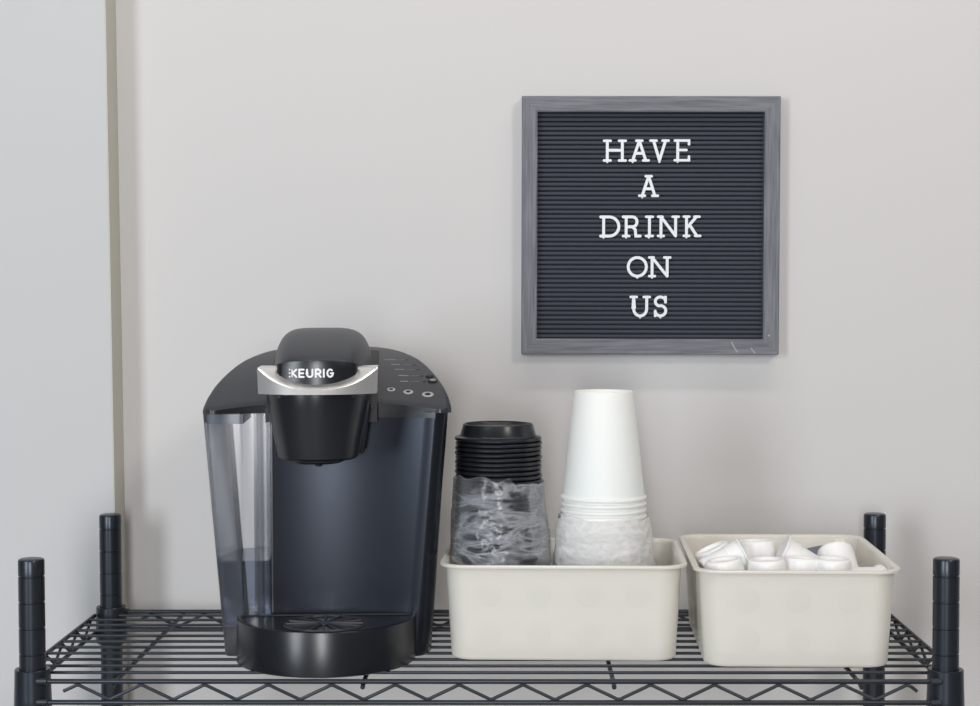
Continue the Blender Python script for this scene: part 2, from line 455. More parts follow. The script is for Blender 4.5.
# ------------------------------------------------------------------ paper cups, upside down
CX, CY = 121.0, 152
NC = 24; CP = (157.2 - ZF) / (NC - 1)
def cup_mesh():
    bm = bmesh.new()
    lathe(bm, [(0.4, 107.2), (29.8, 107.2), (42.9, 3.4), (43.0, 0.6), (43.7, -0.7), (45.0, -0.8), (45.7, 0.6), (45.5, 2.2), (44.2, 3.1), (43.4, 3.5), (31.5, 110.9), (31.1, 112.6), (30.5, 112.9), (30.1, 112.4), (29.9, 107.9), (0.4, 107.8)], n=64, cap0=True, cap1=True)
    return bm
cup = link('paper_cup', cup_mesh(), M_cup, None, 30)
for k in range(NC):
    o = cup if k == 0 else cup.copy()
    if k: C.objects.link(o)
    o.location = Vector((CX, CY, ZF + 0.9 + k * CP)) * S
    o.rotation_euler = (random.uniform(-.004, .004), random.uniform(-.004, .004), random.uniform(0, 6))
    if k == NC - 1: tag(o, 'white paper cup upside down on top of its stack, shown nearly whole', 'cup', 'white cups stacked in the left bin')
    elif k >= NC - 5: tag(o, 'white paper cup showing only its rolled rim above the milky bag', 'cup', 'white cups stacked in the left bin')
    else: tag(o, 'white paper cup hidden in the milky plastic bag inside the bin', 'cup', 'white cups stacked in the left bin')

# ------------------------------------------------------------------ plastic bags round the stacks
def ridged(v, oct=3):
    a, s, f = 0, 1, 1
    for _ in range(oct):
        a += s * (1 - abs(noise.noise(v * f)) * 2.2); s *= .5; f *= 2.1
    return a / 1.75
def make_bag(name, label, cx, cy, z0, prof, topfn, m, seed, amp, fold, xmin, xmax):
    bm = bmesh.new()
    NU, NV = 220, 120
    grid = []
    for j in range(NV + 1):
        v = j / NV
        row = []
        for i in range(NU):
            th = 2 * PI * i / NU
            zt_ = topfn(th)
            z = z0 + (zt_ - z0) * v
            q = (z - z0)
            for (a, ra), (b, rb) in zip(prof, prof[1:]):
                if a <= z <= b: r = ra + (rb - ra) * (z - a) / (b - a); break
            else: r = prof[-1][1]
            V = Vector((math.cos(th) * 1.3, math.sin(th) * 1.3, z * 0.034 + math.cos(th + seed) * 0.35 + math.sin(2 * th) * .15))
            w = ridged(V + Vector((seed, 0, seed * 2)))
            V2 = Vector((math.cos(th) * 3.4, math.sin(th) * 3.4, z * 0.10 - math.sin(th) * .8))
            w2 = ridged(V2 + Vector((0, seed, 3)))
            loose = max(0.12, min(1, (zt_ - z) / 60))
            r += amp * loose * (w - .25) * 1.6 + amp * .55 * (w2 - .3) * (0.35 + 0.65 * loose)
            r = max(r, fold)
            x = cx + r * math.cos(th); y = cy + r * math.sin(th)
            x = min(max(x, xmin + (2 if i % 2 else 0) * .2), xmax)
            row.append(bm.verts.new((x, y, z + (w2 - .5) * 1.2 * (0 if j == 0 else min(1, (1 - v) * 8)))))
        grid.append(row)
    for j in range(NV):
        for i in range(NU):
            k = (i + 1) % NU
            bm.faces.new((grid[j][i], grid[j][k], grid[j + 1][k], grid[j + 1][i]))
    o = link(name, bm, m, None, 180)
    md = o.modifiers.new('thickness', 'SOLIDIFY'); md.thickness = 0.0002; md.offset = 0
    return tag(o, label, 'bag')
def top_lids(th):
    # higher on the left half of the front, with a fold-over lip
    d = math.degrees(th) % 360
    base = 176
    if 195 < d < 285: base = 183 + 2 * math.sin(th * 9)
    elif 170 < d <= 195: base = 176 + 7 * (d - 170) / 25
    elif 285 <= d < 292: base = 183 - 7 * (d - 285) / 7
    return base + 0.9 * math.sin(th * 5) + 0.3 * math.sin(th * 17 + 1)
make_bag('plastic_bag', 'crinkled clear plastic bag pulled halfway down the black lid stack', LX, LY, ZF + 1.5,
         [(0, 47.8), (60, 49.5), (95, 56.5), (118, 53.5), (150, 48.8), (190, 47.4)], top_lids, M_bag_clear, 3.1, 1.7, 46.9, -40.5, 64.5)
def top_cups(th): return 139.5 + 1.6 * math.sin(th * 5 + 1) + 1.0 * math.sin(th * 11)
make_bag('plastic_bag', 'crumpled milky plastic bag bunched round the white cup stack', CX, CY, ZF + 1.5,
         [(0, 48.5), (60, 50.5), (90, 52), (124, 51.0), (134, 48.8), (145, 46.8)], top_cups, M_bag_milky, 8.7, 2.2, 46.2, 66.5, 176)

# ------------------------------------------------------------------ coffee pods
def pod_meshes(lidm=M_podlid):
    t = bpy.data.objects.new('coffee_pod', None)
    C.objects.link(t); t.empty_display_size = 0.01
    bm = bmesh.new()                         # upside-down: rim at z=0, closed base at the top
    lathe(bm, [(22.0, 0.4), (24.6, 0.2), (25.0, 0.9), (24.6, 1.6), (22.6, 1.9), (22.2, 3), (21.0, 16), (20.4, 16.4), (18.9, 40.5), (18.3, 42.8), (17.0, 43.8), (15.0, 43.8), (13.6, 42.8), (13.0, 41.2), (12.2, 40.8), (1, 40.8)], n=40, cap1=True)
    link('pod_cup', bm, M_pod, t, 40)
    bm = bmesh.new(); lathe(bm, [(23.6, -0.1), (23.8, 0.15), (23.0, 0.45)], n=40, cap0=True, cap1=True)
    link('foil_seal', bm, lidm, t, 40)
    return t
pod0 = pod_meshes()
podb = None
G = 'white coffee pods heaped in the right bin'
def place_pod(x, y, ztop, tilt, az, label, src=None, first=[True]):
    """x,y: centre of the pod; ztop: height of its highest point; tilt about az"""
    R = Matrix.Rotation(az, 3, 'Z') @ Matrix.Rotation(tilt, 3, 'Y')
    c = R @ Vector((0, 0, 22))
    pts = []
    for r, z in ((25, 0.9), (17.6, 43.4)):
        for k in range(24): pts.append(R @ Vector((r * math.cos(k * PI / 12), r * math.sin(k * PI / 12), z)))
    hi = max(p.z for p in pts)
    if src is None:
        o = pod0 if first[0] else copy_tree(pod0); first[0] = False
    else: o = src
    o.location = Vector((x - c.x, y - c.y, ztop - hi)) * S
    o.rotation_euler = R.to_euler()
    return tag(o, label, 'coffee pod', G)
rad = math.radians
# those in sight, front row first
place_pod(240, 62, 108.3, -0.14, 0, 'white coffee pod base up at the front left corner of the right bin')
place_pod(281, 62, 106.9, -0.04, 0, 'white coffee pod base up, second in the front row of the right bin')
place_pod(318, 70, 107.5, 0.06, 1, 'white coffee pod base up, third in the front row, below the peaked pod')
place_pod(346, 63, 106.9, 0.02, 0, 'white coffee pod base up, fourth in the front row, under the round tipped pod')
place_pod(279, 128, 116.3, 0.05, 2, 'white coffee pod base up behind the front row, between the two tipped pods')
place_pod(242, 142, 113.0, -0.42, 0, 'white coffee pod base up in the back left corner of the bin')
place_pod(243, 98, 122.5, rad(-112), rad(6), 'white coffee pod tipped on its side, its sharp edge raised near the left end')
place_pod(318, 104, 125.0, rad(118), rad(-4), 'white coffee pod tipped over with its corner the highest point of the heap')
place_pod(362, 112, 117.0, rad(40), rad(95), 'white coffee pod tipped with its round end up, at the right of the heap')
place_pod(376, 74, 97.5, rad(80), rad(200), 'white coffee pod lying low on its side near the front right corner')
# dark printed one, foil up
d = copy_tree(pod0)
for ch in d.children:
    if ch.name.startswith('foil_seal'):
        ch.data = ch.data.copy(); ch.data.materials[0] = M_podblue; ch['label'] = 'dark blue foil lid'
place_pod(354, 168, 103.5, rad(168), 0, 'coffee pod with a dark blue foil lid facing up behind the heap', d)
place_pod(372, 122, 88, rad(15), 0, 'white coffee pod base up at the right wall of the bin, mostly hidden')
place_pod(300, 172, 97, rad(10), 1, 'white coffee pod base up at the back of the bin, mostly hidden')
place_pod(250, 182, 97, rad(-8), 1, 'white coffee pod base up in the hidden far left of the bin')
place_pod(374, 176, 88, rad(-8), 2, 'white coffee pod base up in the hidden far right of the bin')
for ix in range(3):
    for iy in range(4):
        x = 256 + ix * 50; y = 70 + iy * 53
        place_pod(x, y, ZF + 50 if iy < 2 else ZF + 46, rad(12) if iy < 2 else rad(3), rad(37 * ix + 90 * iy), 'white coffee pod in the hidden bottom layer of the right bin')

# ------------------------------------------------------------------ letter board
BRX = rad(0.28)
board = thing('letter_board', 'square charcoal letter board in a grey wood frame on the wall', 'letter board', (189.2, WY, 453.5))
board.rotation_euler = (0, BRX, 0)
HB, FW, DEP = 153.1, 18.6, 20.0              # half size, frame width, depth
for k, nm in enumerate(('top', 'bottom', 'left', 'right')):
    bm = bmesh.new()
    a, b = HB, HB - FW
    pts = [(-a, a), (a, a), (b, b), (-b, b)]
    prof = [(-DEP + 1.2, 0), (-DEP, 1.2)]
    def q(t, y):                              # t: 0 outer .. 1 inner
        r = a + (b - a) * t
        return [(-r, y, r), (r, y, r)]
    L = [q(0, 0), q(0, -DEP + .8), q(0.05, -DEP), q(.93, -DEP), q(1, -DEP + .9), q(1, 0)]
    ang = {'top': 0, 'right': 90, 'bottom': 180, 'left': 270}[nm]
    R = Matrix.Rotation(rad(ang), 3, 'Y')
    A = [[bm.verts.new(R @ Vector(p)) for p in l] for l in L]
    for u, v in zip(A, A[1:] + A[:1]): bm.faces.new((u[0], u[1], v[1], v[0]))
    bm.faces.new([u[0] for u in A]); bm.faces.new([u[1] for u in A][::-1])
    link('frame_rail', bm, M_wood_h if nm in ('top', 'bottom') else M_wood_v, board, 20)
bm = bmesh.new()
HI = HB - FW - .1
NR = 49; pitch = 2 * HI / NR
YP = -11.0                                    # crest of the felt ridges
prof = [(-HI, -2)]
for k in range(NR):
    z = -HI + k * pitch
    prof += [(z, YP + 8.6), (z + 0.15 * pitch, YP + 8.6), (z + 0.17 * pitch, YP + .8), (z + 0.25 * pitch, YP + .15), (z + 0.5 * pitch, YP), (z + .75 * pitch, YP + .15), (z + 0.83 * pitch, YP + 0.8), (z + .85 * pitch, YP + 8.6)]
prof += [(HI, YP + 3), (HI, -2)]
A = [[bm.verts.new((x, y, z)) for z, y in prof] for x in (-HI, HI)]
for i in range(len(prof)):
    j = (i + 1) % len(prof)
    bm.faces.new((A[0][i], A[0][j], A[1][j], A[1][i]))
bm.faces.new(A[0]); bm.faces.new(A[1][::-1])
link('felt_panel', bm, M_felt, board, 50)
# scratches and a fleck on the lower frame rail
bm = bmesh.new()
strokes(bm, [([(97, -138), (100, -144), (104, -150)], .9), ([(120, -145), (125, -151.5)], .8), ([(141, -130), (141.6, -130.4)], 1.6)], 1, -DEP - .06, -DEP + .3)
sc_o = link('scratch', bm, M_ring, board, smooth=False); sc_o['label'] = 'pale scratches on the lower rail'
sc_o['kind'] = 'stuff'

W_ = 3.4
def serif(x, z, h=3.9): return ([(x - h, z), (x + h, z)], 3.0)
def glyph(ch, w, H):
    h = H - W_ ; a = 0; l, r = 0, w
    T = h
    if ch == 'H': return [([(3, 0), (3, T)], 0), ([(w - 3, 0), (w - 3, T)], 0), ([(3, T * .52), (w - 3, T * .52)], 0), serif(3, 0), serif(3, T), serif(w - 3, 0), serif(w - 3, T)]
    if ch == 'A': return [([(3, 0), (w / 2, T)], 0), ([(w - 3, 0), (w / 2, T)], 0), ([(5.8, T * .36), (w - 5.8, T * .36)], 0), serif(2.8, 0, 3.3), serif(w - 2.8, 0, 3.3), serif(w / 2, T, 3.6)]
    if ch == 'V': return [([(3, T), (w / 2, 0)], 0), ([(w - 3, T), (w / 2, 0)], 0), serif(3, T, 3.6), serif(w - 3, T, 3.6)]
    if ch == 'E': return [([(3, 0), (3, T)], 0), ([(-.5, 0), (w, 0), (w, 4.4)], 3.0), ([(-.5, T), (w, T), (w, T - 4.4)], 3.0), ([(3, T * .52), (w - 3, T * .52)], 3.0)]
    if ch == 'D': return [([(3, 0), (3, T)], 0), ([(-.5, 0), (w * .45, 0)] + arc(w * .45, T / 2, w * .55, T / 2, -80, 80) + [(w * .45, T), (-.5, T)], 0)]
    if ch == 'R': return [([(3, 0), (3, T)], 0), ([(-.5, T), (w * .5, T)] + arc(w * .55, T * .74, w * .28, T * .26, 80, -80, 8) + [(w * .5, T * .48), (3, T * .48)], 0), ([(w * .55, T * .48), (w * .72, T * .34), (w * .76, 0), (w + .6, 0)], 0), serif(3, 0, 3.6)]
    if ch == 'I': return [([(w / 2, 0), (w / 2, T)], 0), serif(w / 2, 0, 4), serif(w / 2, T, 4)]
    if ch == 'N': return [([(3, 0), (3, T)], 0), ([(3, T), (w - 3, 0)], 0), ([(w - 3, 0), (w - 3, T)], 0), serif(3, 0, 3.4), serif(2.2, T, 2.6), serif(w - 3, T, 3.6)]
    if ch == 'K': return [([(3, 0), (3, T)], 0), ([(3.4, T * .42), (w - 3.4, T)], 0), ([(7, T * .55), (w - 3, 0)], 0), serif(3, 0, 3.2), serif(3, T, 3.2), serif(w - 3, T, 3), serif(w - 2, 0, 3)]
    if ch == 'O': return [(arc(w / 2, T / 2, w / 2, T / 2, 0, 360, 32)[:-1] + [(w, T / 2)], 0)]
    if ch == 'U': return [([(3, T), (3, T * .38)] + arc(w / 2, T * .38, w / 2 - 3, T * .38, 180, 360, 14) + [(w - 3, T)], 0), serif(3, T, 3.6), serif(w - 3, T, 3.6)]
    if ch == 'S': return [(arc(w / 2, T * .755, w * .44, T * .245, 15, 250, 12) + arc(w / 2, T * .27, w * .46, T * .27, 80, -165, 12), 0), ([(w * .93, T * .72), (w * .93, T)], 3.2), ([(w * .06, 0), (w * .06, T * .26)], 3.2)]
# pixel-measured left/right edges and row tops/bottoms on the board (mm, world X / Z)
mmx = lambda px: 132.2 + (px - 602.5) * 1.1825
rows = [('HAVE', 'top line', 556.9, 530.2, [('H', 602.7, 623.8), ('A', 625.6, 645), ('V', 644.6, 663.5), ('E', 667, 681.8)]),
        ('A', 'second line', 514.8, 488.2, [('A', 638.6, 653.6)]),
        ('DRINK', 'middle line', 466.6, 440.4, [('D', 599.2, 617.6), ('R', 619.4, 637.2), ('I', 640.5, 649), ('N', 651.7, 672.6), ('K', 674.7, 692.3)]),
        ('ON', 'fourth line', 418.2, 392.6, [('O', 626.8, 648.2), ('N', 648.4, 671.8)]),
        ('US', 'bottom line', 371.2, 345.2, [('U', 629.8, 651.2), ('S', 653.3, 668.6)])]
# true edges as read off the photograph (7x crop of rows one to three, 7.85x crop of the others)
fix = {('HAVE', 'H'): (603.2, 626.6), ('HAVE', 'A'): (628.8, 650.2), ('HAVE', 'V'): (649.6, 670.0), ('HAVE', 'E'): (674.0, 691.0),
       ('A', 'A'): (638.4, 659.4), ('DRINK', 'D'): (599.5, 620.6), ('DRINK', 'R'): (622.2, 641.6), ('DRINK', 'I'): (645.8, 654.2),
       ('DRINK', 'N'): (657.2, 680.2), ('DRINK', 'K'): (682.9, 701.6), ('ON', 'O'): (626.8, 648.3), ('ON', 'N'): (648.3, 671.8),
       ('US', 'U'): (629.8, 651.2), ('US', 'S'): (653.4, 668.4)}
Rb = Matrix.Rotation(BRX, 3, 'Y')
for word, where, zt_, zb_, letters in rows:
    if word in ('HAVE', 'A', 'DRINK'):
        pass
    for ch, x0, x1 in letters:
        px0, px1 = fix[(word, ch)]
        X0, X1 = mmx(px0) + 2.2, mmx(px1) - 1.6
        if ch == 'I': X0, X1 = mmx(px0) + 1.4, mmx(px1) - 1.4
        w = X1 - X0; Hh = zt_ - zb_
        bm = bmesh.new()
        strokes(bm, [(pl, ww) for pl, ww in glyph(ch, w, Hh)], W_, -1.9, 0)
        # little prong nubs above and below, as on pressed-in letters
        strokes(bm, [([(w * .5 if ch in 'VOUS' else 3, -1.2), (w * .5 if ch in 'VOUS' else 3, -1.8)], 2.6)], 2, -1.4, 0)
        sx = min(0, 0)
        o = link('board_letter', bm, M_letter, None, 30, smooth=False)
        o.location = Vector((X0, WY + YP + 0.05, zb_ + W_ / 2 - 0.6)) * S
        o.rotation_euler = (0, BRX, 0)
        extra = {'A': ' standing alone' if word == 'A' else ''}.get(ch, '')
        if word == 'A': lab = 'white plastic letter A standing alone on the second line of the board'
        else: lab = 'white plastic letter %s in the word %s, %s of the board' % (ch, word, where)
        tag(o, lab, 'letter', 'white letters on the letter board')

# ------------------------------------------------------------------ coffee machine (local: x right, y back, z up)
MYAW = rad(3.6)
mc = thing('coffee_maker', 'black single-serve coffee maker with silver collar and clear water tank', 'coffee maker', (-166, 85, ZS), MYAW)
WT = [(-30, 126.5), (0, 125.5), (20, 123.5), (40, 120), (60, 115), (80, 109.5), (100, 103.5), (120, 96.5), (140, 88), (160, 78), (180, 66), (195, 53), (205, 40), (212, 22), (215, 4)]
def wy(y):
    for (a, p), (b, q) in zip(WT, WT[1:]):
        if a <= y <= b: return p + (q - p) * (y - a) / (b - a)
    return WT[0][1] if y < -30 else 4
def fy(x):                                   # concave front of the column (plan)
    return -10 + 18 * max(0.0, 1 - (x / 112) ** 2)
ZD = 252.0                                   # seam under the top deck
def deck_z(x, y):
    Y = 85 + x * math.sin(MYAW) + y * math.cos(MYAW)
    t = y + 10
    return 258 - ZS + .47 * t - .000975 * t * t
# --- column
def s_at(z): return (105 + (z / 250) * 21) / 126
bm = bmesh.new()
L = []
XL = -56.0
for z in [0, 1.5, 6, 40, 80, 120, 160, 200, 230, ZD]:
    s = s_at(z) * (0.985 if z < 1 else 1)
    pts = []
    # front, left to right, then rounded corner, then side to the back, across, and back along the tank wall
    fx = 1.0
    xr = wy(0) * s
    cr = 15
    for k in range(17):
        x = XL + (xr - cr - XL) * k / 16
        pts.append((x, fy(x) + (1 if z < 1 else 0)))
    y_end = fy(xr - cr)
    for k in range(1, 9):
        a = rad(-90 + 90 * k / 8)
        pts.append((xr - cr + cr * math.cos(a) , y_end + cr + cr * math.sin(a)))
    for y in (20, 40, 60, 80, 100, 120, 140, 160, 180, 195, 205, 212):
        pts.append((wy(y) * s + 1.5 + 4.5 * (1 - z / 250) * min(1, (y - 0) / 60) + 3.5 * (1 - z / 250) * min(1, y / 60), y))
    for y in (212, 205, 195, 180, 168):
        pts.append((max(XL, -wy(y) * s), y + (168 - y) * .001))
    xx = XL
    pts += [(xx, 140), (xx, 90), (xx, 30)]
    L.append([(x, y, z) for x, y in pts])
rings(bm, L)
link('housing', bm, M_body, mc, 40)
bm = bmesh.new(); box(bm, XL + .2, XL + 1.6, fy(XL) - .6, fy(XL) + 4, 46, ZD - 2); link('seam_strip', bm, M_gloss, mc)
# --- tank
def tank_loop(z, off=0.0):
    s = s_at(z)
    x0 = -wy(0) * s + off; x1 = XL - 1.2 - off
    pts = []
    yf = 4 + off
    r1 = 9 - off
    for k in range(9):
        a = rad(180 + 90 * k / 8); pts.append((x0 + r1 + r1 * math.cos(a), yf + r1 + r1 * math.sin(a)))
    xm = -84
    pts += [(xm - 4, yf), (xm - 2, yf + .2), (xm - 1, yf + 2.2), (xm + 1, yf + 2.6)]
    for k in range(7):
        a = PI - PI * k / 6
        pts.append((-67 + 3.2 * math.cos(a), yf + 2.6 - 2.6 * math.sin(a)))
    pts += [(x1 - 3, yf + 2.6), (x1, yf + 5)]
    for y in (40, 70, 100): pts.append((x1, y - off if y == 100 else y))
    for k in range(6):
        a = rad(90 + 90 * k / 5); rr = 12
        pts.append((-wy(88) * s + off + rr + rr * math.cos(a), 88 - off + rr * math.sin(a)))
    for y in (75, 60, 45, 30):
        pts.append((-wy(y) * s + off, y))
    return [(x, y, z) for x, y in pts]
bm = bmesh.new()
rings(bm, [tank_loop(z) for z in (1.0, 30, 80, 130, 180, 250)], True, True, False)
link('water_tank', bm, M_tank, mc, 40)
tank = [c for c in mc.children if c.name.startswith('water_tank')][0]
bm = bmesh.new(); rings(bm, [tank_loop(z, 1.0) for z in (31, 33)], True); link('tank_floor', bm, M_tanklid, tank)
bm = bmesh.new(); rings(bm, [tank_loop(z, 1.6) for z in (33.5, 60, 80, 98.5)], True); link('water', bm, M_water, tank)
bm = bmesh.new(); rings(bm, [[(-84, 4.8, z), (-84, 97, z)] + [(-wy(y) * s_at(z) + (10 if y > 90 else 1), y, z) for y in (97, 88, 70, 50, 30, 16)] + [(-wy(0) * s_at(z) + 4, 7.5, z), (-wy(0) * s_at(z) + 10, 4.8, z)] for z in (239.5, 249.5)]); link('tank_lid', bm, M_tanklid, tank)
bm = bmesh.new(); lathe(bm, [(7, 3), (7, 30), (5, 31)], -88, 90, 20, True, True); link('outlet_valve', bm, M_black, tank)
bm = bmesh.new()
rings(bm, [[(-70 + 13.0 * math.cos(rad(180 + 180 * k / 16)), 113 + 9 * math.sin(rad(180 + 180 * k / 16)), z) for k in range(17)] + [(-57, 122, z), (-83, 122, z)] for z in (0.5, 250)])
gd = link('tank_guide', bm, M_guide, mc, 40); gd['label'] = 'pale grey rounded guide behind the tank'
# --- deck
bm = bmesh.new()
NU, NVV = 72, 60
top = []
for j in range(NVV + 1):
    v = j / NVV
    row = []
    for i in range(NU + 1):
        u = -1 + 2 * i / NU
        u = math.sin(u * PI / 2) * .35 + u * .65
        # y runs from the concave front edge to the back
        w_ = None
        vv = 1 - (1 - v) ** 1.15
        y = None
        yb = 214
        x_guess = u * 125
        y0 = -14 + 20 * max(0.0, 1 - (u) ** 2) + (13 * ((abs(u) - .88) / .12) ** 2.5 if abs(u) > .88 else 0)
        y = y0 + (yb - y0) * vv
        x = u * wy(y)
        dside = (1 - abs(u)) * wy(y)
        e = 5.0
        drop = 0
        if dside < e: drop = 5.0 * (1 - dside / e) ** 2
        dy = y - y0
        if dy < 1.5: drop += 1.2 * (1 - dy / 1.5)
        if yb - y < 6: drop += 5 * (1 - (yb - y) / 6) ** 2
        row.append((x + 1.5 + (1.5 * u if u > 0 else 0), y, max(ZD + 1, deck_z(x, y) - drop)))
    top.append(row)
V = [[bm.verts.new(p) for p in r] for r in top]
for j in range(NVV):
    for i in range(NU):
        bm.faces.new((V[j][i], V[j][i + 1], V[j + 1][i + 1], V[j + 1][i]))
edge = V[0] + [V[j][NU] for j in range(1, NVV + 1)] + [V[NVV][i] for i in range(NU - 1, -1, -1)] + [V[j][0] for j in range(NVV - 1, 0, -1)]
low = [bm.verts.new((v.co.x, v.co.y, ZD - 1.5 if v.co.y < 30 else ZD - .2)) for v in edge]
for i in range(len(edge)):
    j = (i + 1) % len(edge)
    fc = bm.faces.new((edge[i], edge[j], low[j], low[i]))
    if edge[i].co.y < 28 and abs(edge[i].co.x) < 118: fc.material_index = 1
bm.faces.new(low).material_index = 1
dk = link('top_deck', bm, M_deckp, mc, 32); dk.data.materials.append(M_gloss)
bm = bmesh.new()                             # black band added as the shade under the deck's front edge
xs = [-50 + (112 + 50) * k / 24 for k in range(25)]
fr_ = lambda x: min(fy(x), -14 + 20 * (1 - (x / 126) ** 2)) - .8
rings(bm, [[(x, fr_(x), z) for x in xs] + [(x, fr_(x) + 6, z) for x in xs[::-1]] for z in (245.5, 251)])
link('deck_shade_band', bm, M_gloss, mc, 40)
# --- drip tray
bm = bmesh.new()
TR, TYc = 91.0, -7.0
def tray_loop(r, z, yb=0):
    pts = [(r * math.cos(rad(180 + 180 * k / 48)), TYc + r * math.sin(rad(180 + 180 * k / 48))) for k in range(49)]
    pts += [(r, TYc + 4 - yb), (-r, TYc + 4 - yb)]
    return [(x, y, z) for x, y in pts]
rings(bm, [tray_loop(TR - 1.2, 0), tray_loop(TR, 1.0), tray_loop(TR, 42.8), tray_loop(TR - .5, 44.2), tray_loop(TR - 1.6, 44.8), tray_loop(TR - 4.5, 44.8, .5), tray_loop(TR - 5.3, 43.4, 1)])
link('drip_tray', bm, M_black, mc, 30)
tray = [c for c in mc.children if c.name.startswith('drip_tray')][0]
bm = bmesh.new()
gx, gy, GR = 0, -48, 38
lathe(bm, [(GR + 3, 43.3), (GR + 2.4, 44.9), (GR + .6, 44.9), (GR, 43.5)], gx, gy, 48)
lathe(bm, [(7, 43.3), (6.5, 45.0), (0.6, 45.3)], gx, gy, 24, cap1=True)
for k in range(16):
    a = 2 * PI * k / 16
    c, s_ = math.cos(a), math.sin(a)
    n0 = Vector((-s_, c))
    vs = []
    for rr_, hw_, zz in ((6, .8, 43.3), (GR + .5, 2.2, 43.3), (6, .5, 45.0), (GR + .5, 1.6, 44.9)):
        for sg in (-1, 1):
            vs.append(bm.verts.new((gx + c * rr_ + n0.x * hw_ * sg, gy + s_ * rr_ + n0.y * hw_ * sg, zz)))
    for f in ((0, 1, 3, 2), (4, 6, 7, 5), (0, 4, 5, 1), (2, 3, 7, 6), (0, 2, 6, 4), (1, 5, 7, 3)): bm.faces.new([vs[i] for i in f])
link('drip_grate', bm, M_deckp, tray, 30)
# --- brew funnel
bm = bmesh.new()
FX, FY = -4.6, -50
lathe(bm, [(51.0, 275.5), (50.8, 270), (49.2, 257), (40.5, 216), (39.3, 211.5), (37.0, 209.6), (27, 209.3), (26, 207), (22, 205), (10, 203.5), (4, 203.5), (3.6, 201.6), (2, 201)], FX, FY, 64, True, True)
link('brew_funnel', bm, M_black, mc, 30)
bm = bmesh.new()
rings(bm, [[(x + 3, y + 2, z) for x, y in rrect(hx, 36, 6, 5)] for hx, z in ((36, 211.8), (37, 214), (44, 262))])
link('funnel_bracket', bm, M_black, mc, 30)
# --- head (the lifting lid) as a loft along y
HXc = -3.5
st = [(-96.5, 37.8, 309.5, 5.5), (-95.5, 38.9, 311.0, 5.5), (-93, 39.6, 313, 5.4), (-84, 41, 317.0, 5.2), (-66, 43.6, 323.5, 5.0), (-44, 46, 329.5, 4.8), (-18, 48.6, 335, 4.6), (10, 50.6, 338, 4.6),
      (40, 52, 339.2, 4.6), (70, 52.4, 338.2, 4.6), (100, 51.5, 333, 4.4), (125, 49, 323, 4.2), (138, 46, 310, 4.0)]
bm = bmesh.new(); L = []
for y, hw, zt2, ex in st:
    zb2 = 272.0 if y < -80 else 262
    hgt = zt2 - ZS - zb2
    lp = []
    n = 40
    for k in range(n + 1):
        a = PI * k / n
        c, s_ = math.cos(a), math.sin(a)
        px = math.copysign(abs(c) ** (2 / ex), c)
        pz = abs(s_) ** (2 / (ex * .82))
        X = px * hw * (1 - .04 * pz)
        bow = 9 * (px ** 2) * max(0, (-y + 0) / 96) ** 2 if y < 0 else 0
        lp.append((HXc + X, y + bow, zb2 + pz * hgt))
    L.append(lp)
rings(bm, L, True, True, True)
head = link('brew_head', bm, M_deckp, mc, 42)
# glossy face panel wrapped on the front of the head
bm = bmesh.new()
g0, g1 = [], []
nz = 12; nx_ = 28
def face_top(px): return 310.0 - ZS - 3.0 * abs(px) ** 3.5
Vv = []
for j in range(nz + 1):
    row = []
    for i in range(nx_ + 1):
        px = -1 + 2 * i / nx_
        z0_, z1_ = 274.0, face_top(px)
        z = z0_ + (z1_ - z0_) * j / nz
        x = px * 38.9
        y = -97.9 + 9.4 * px * px + (0.9 * (j / nz) ** 8)
        if abs(px) > .93: y += 2.0 * ((abs(px) - .93) / .07) ** 2
        row.append(bm.verts.new((HXc + x, y, z)))
    Vv.append(row)
for j in range(nz):
    for i in range(nx_): bm.faces.new((Vv[j][i], Vv[j][i + 1], Vv[j + 1][i + 1], Vv[j + 1][i]))
r_ = bmesh.ops.extrude_face_region(bm, geom=bm.faces[:])
for v in r_['geom']:
    if isinstance(v, bmesh.types.BMVert): v.co.y += 5
fp = link('face_panel', bm, M_gloss, head, 40)
# the word on the face panel
def logo(ch, w, H):
    T = H
    t = {'K': [([(0, 0), (0, .1)], 1.5), ([(0, T * .5), (0, T * .52)], 1.5), ([(0, T), (0, T - .1)], 1.5), ([(2.3, 0.2), (2.3, T - .2)], 1.0), ([(2.6, T * .5), (w, T)], 0), ([(2.8, T * .5), (w, 0)], 0)],
         'E': [([(w, T), (0, T), (0, 0), (w, 0)], 0), ([(0, T / 2), (w - .5, T / 2)], 0)],
         'U': [([(0, T), (0, T * .35)] + arc(w / 2, T * .35, w / 2, T * .35, 180, 360, 10) + [(w, T)], 0)],
         'R': [([(0, 0), (0, T), (w * .6, T)] + arc(w * .6, T * .72, w * .36, T * .28, 90, -90, 8) + [(0, T * .44)], 0), ([(w * .5, T * .44), (w, 0)], 0)],
         'I': [([(0, 0), (0, T)], 0)],
         'G': [(arc(w / 2, T / 2, w / 2, T / 2, 50, 330, 16) + [(w, T * .48), (w * .6, T * .48)], 0)]}
    return t[ch]
bm = bmesh.new()
cur = HXc - 26.2
for ch, w, ad in (('K', 6.6, 9.4), ('E', 4.3, 7.5), ('U', 5.2, 8.3), ('R', 4.8, 7.8), ('I', 0, 3.4), ('G', 5.3, 6)):
    if ch == 'K': cur += 0
    b2 = bmesh.new()
    strokes(b2, logo(ch, w, 7.0), 1.75, 0, .5, 6)
    for v in b2.verts:
        x = cur + v.co.x
        px = (x - HXc) / 38.9
        v.co = (x, -98.15 + 9.4 * px * px + v.co.y, 292.4 + v.co.z)
    m_ = bpy.data.meshes.new('t'); b2.to_mesh(m_); b2.free(); bm.from_mesh(m_); bpy.data.meshes.remove(m_)
    cur += ad
lg = link('lettering', bm, M_white_print, fp, smooth=False); lg['label'] = 'white KEURIG lettering'
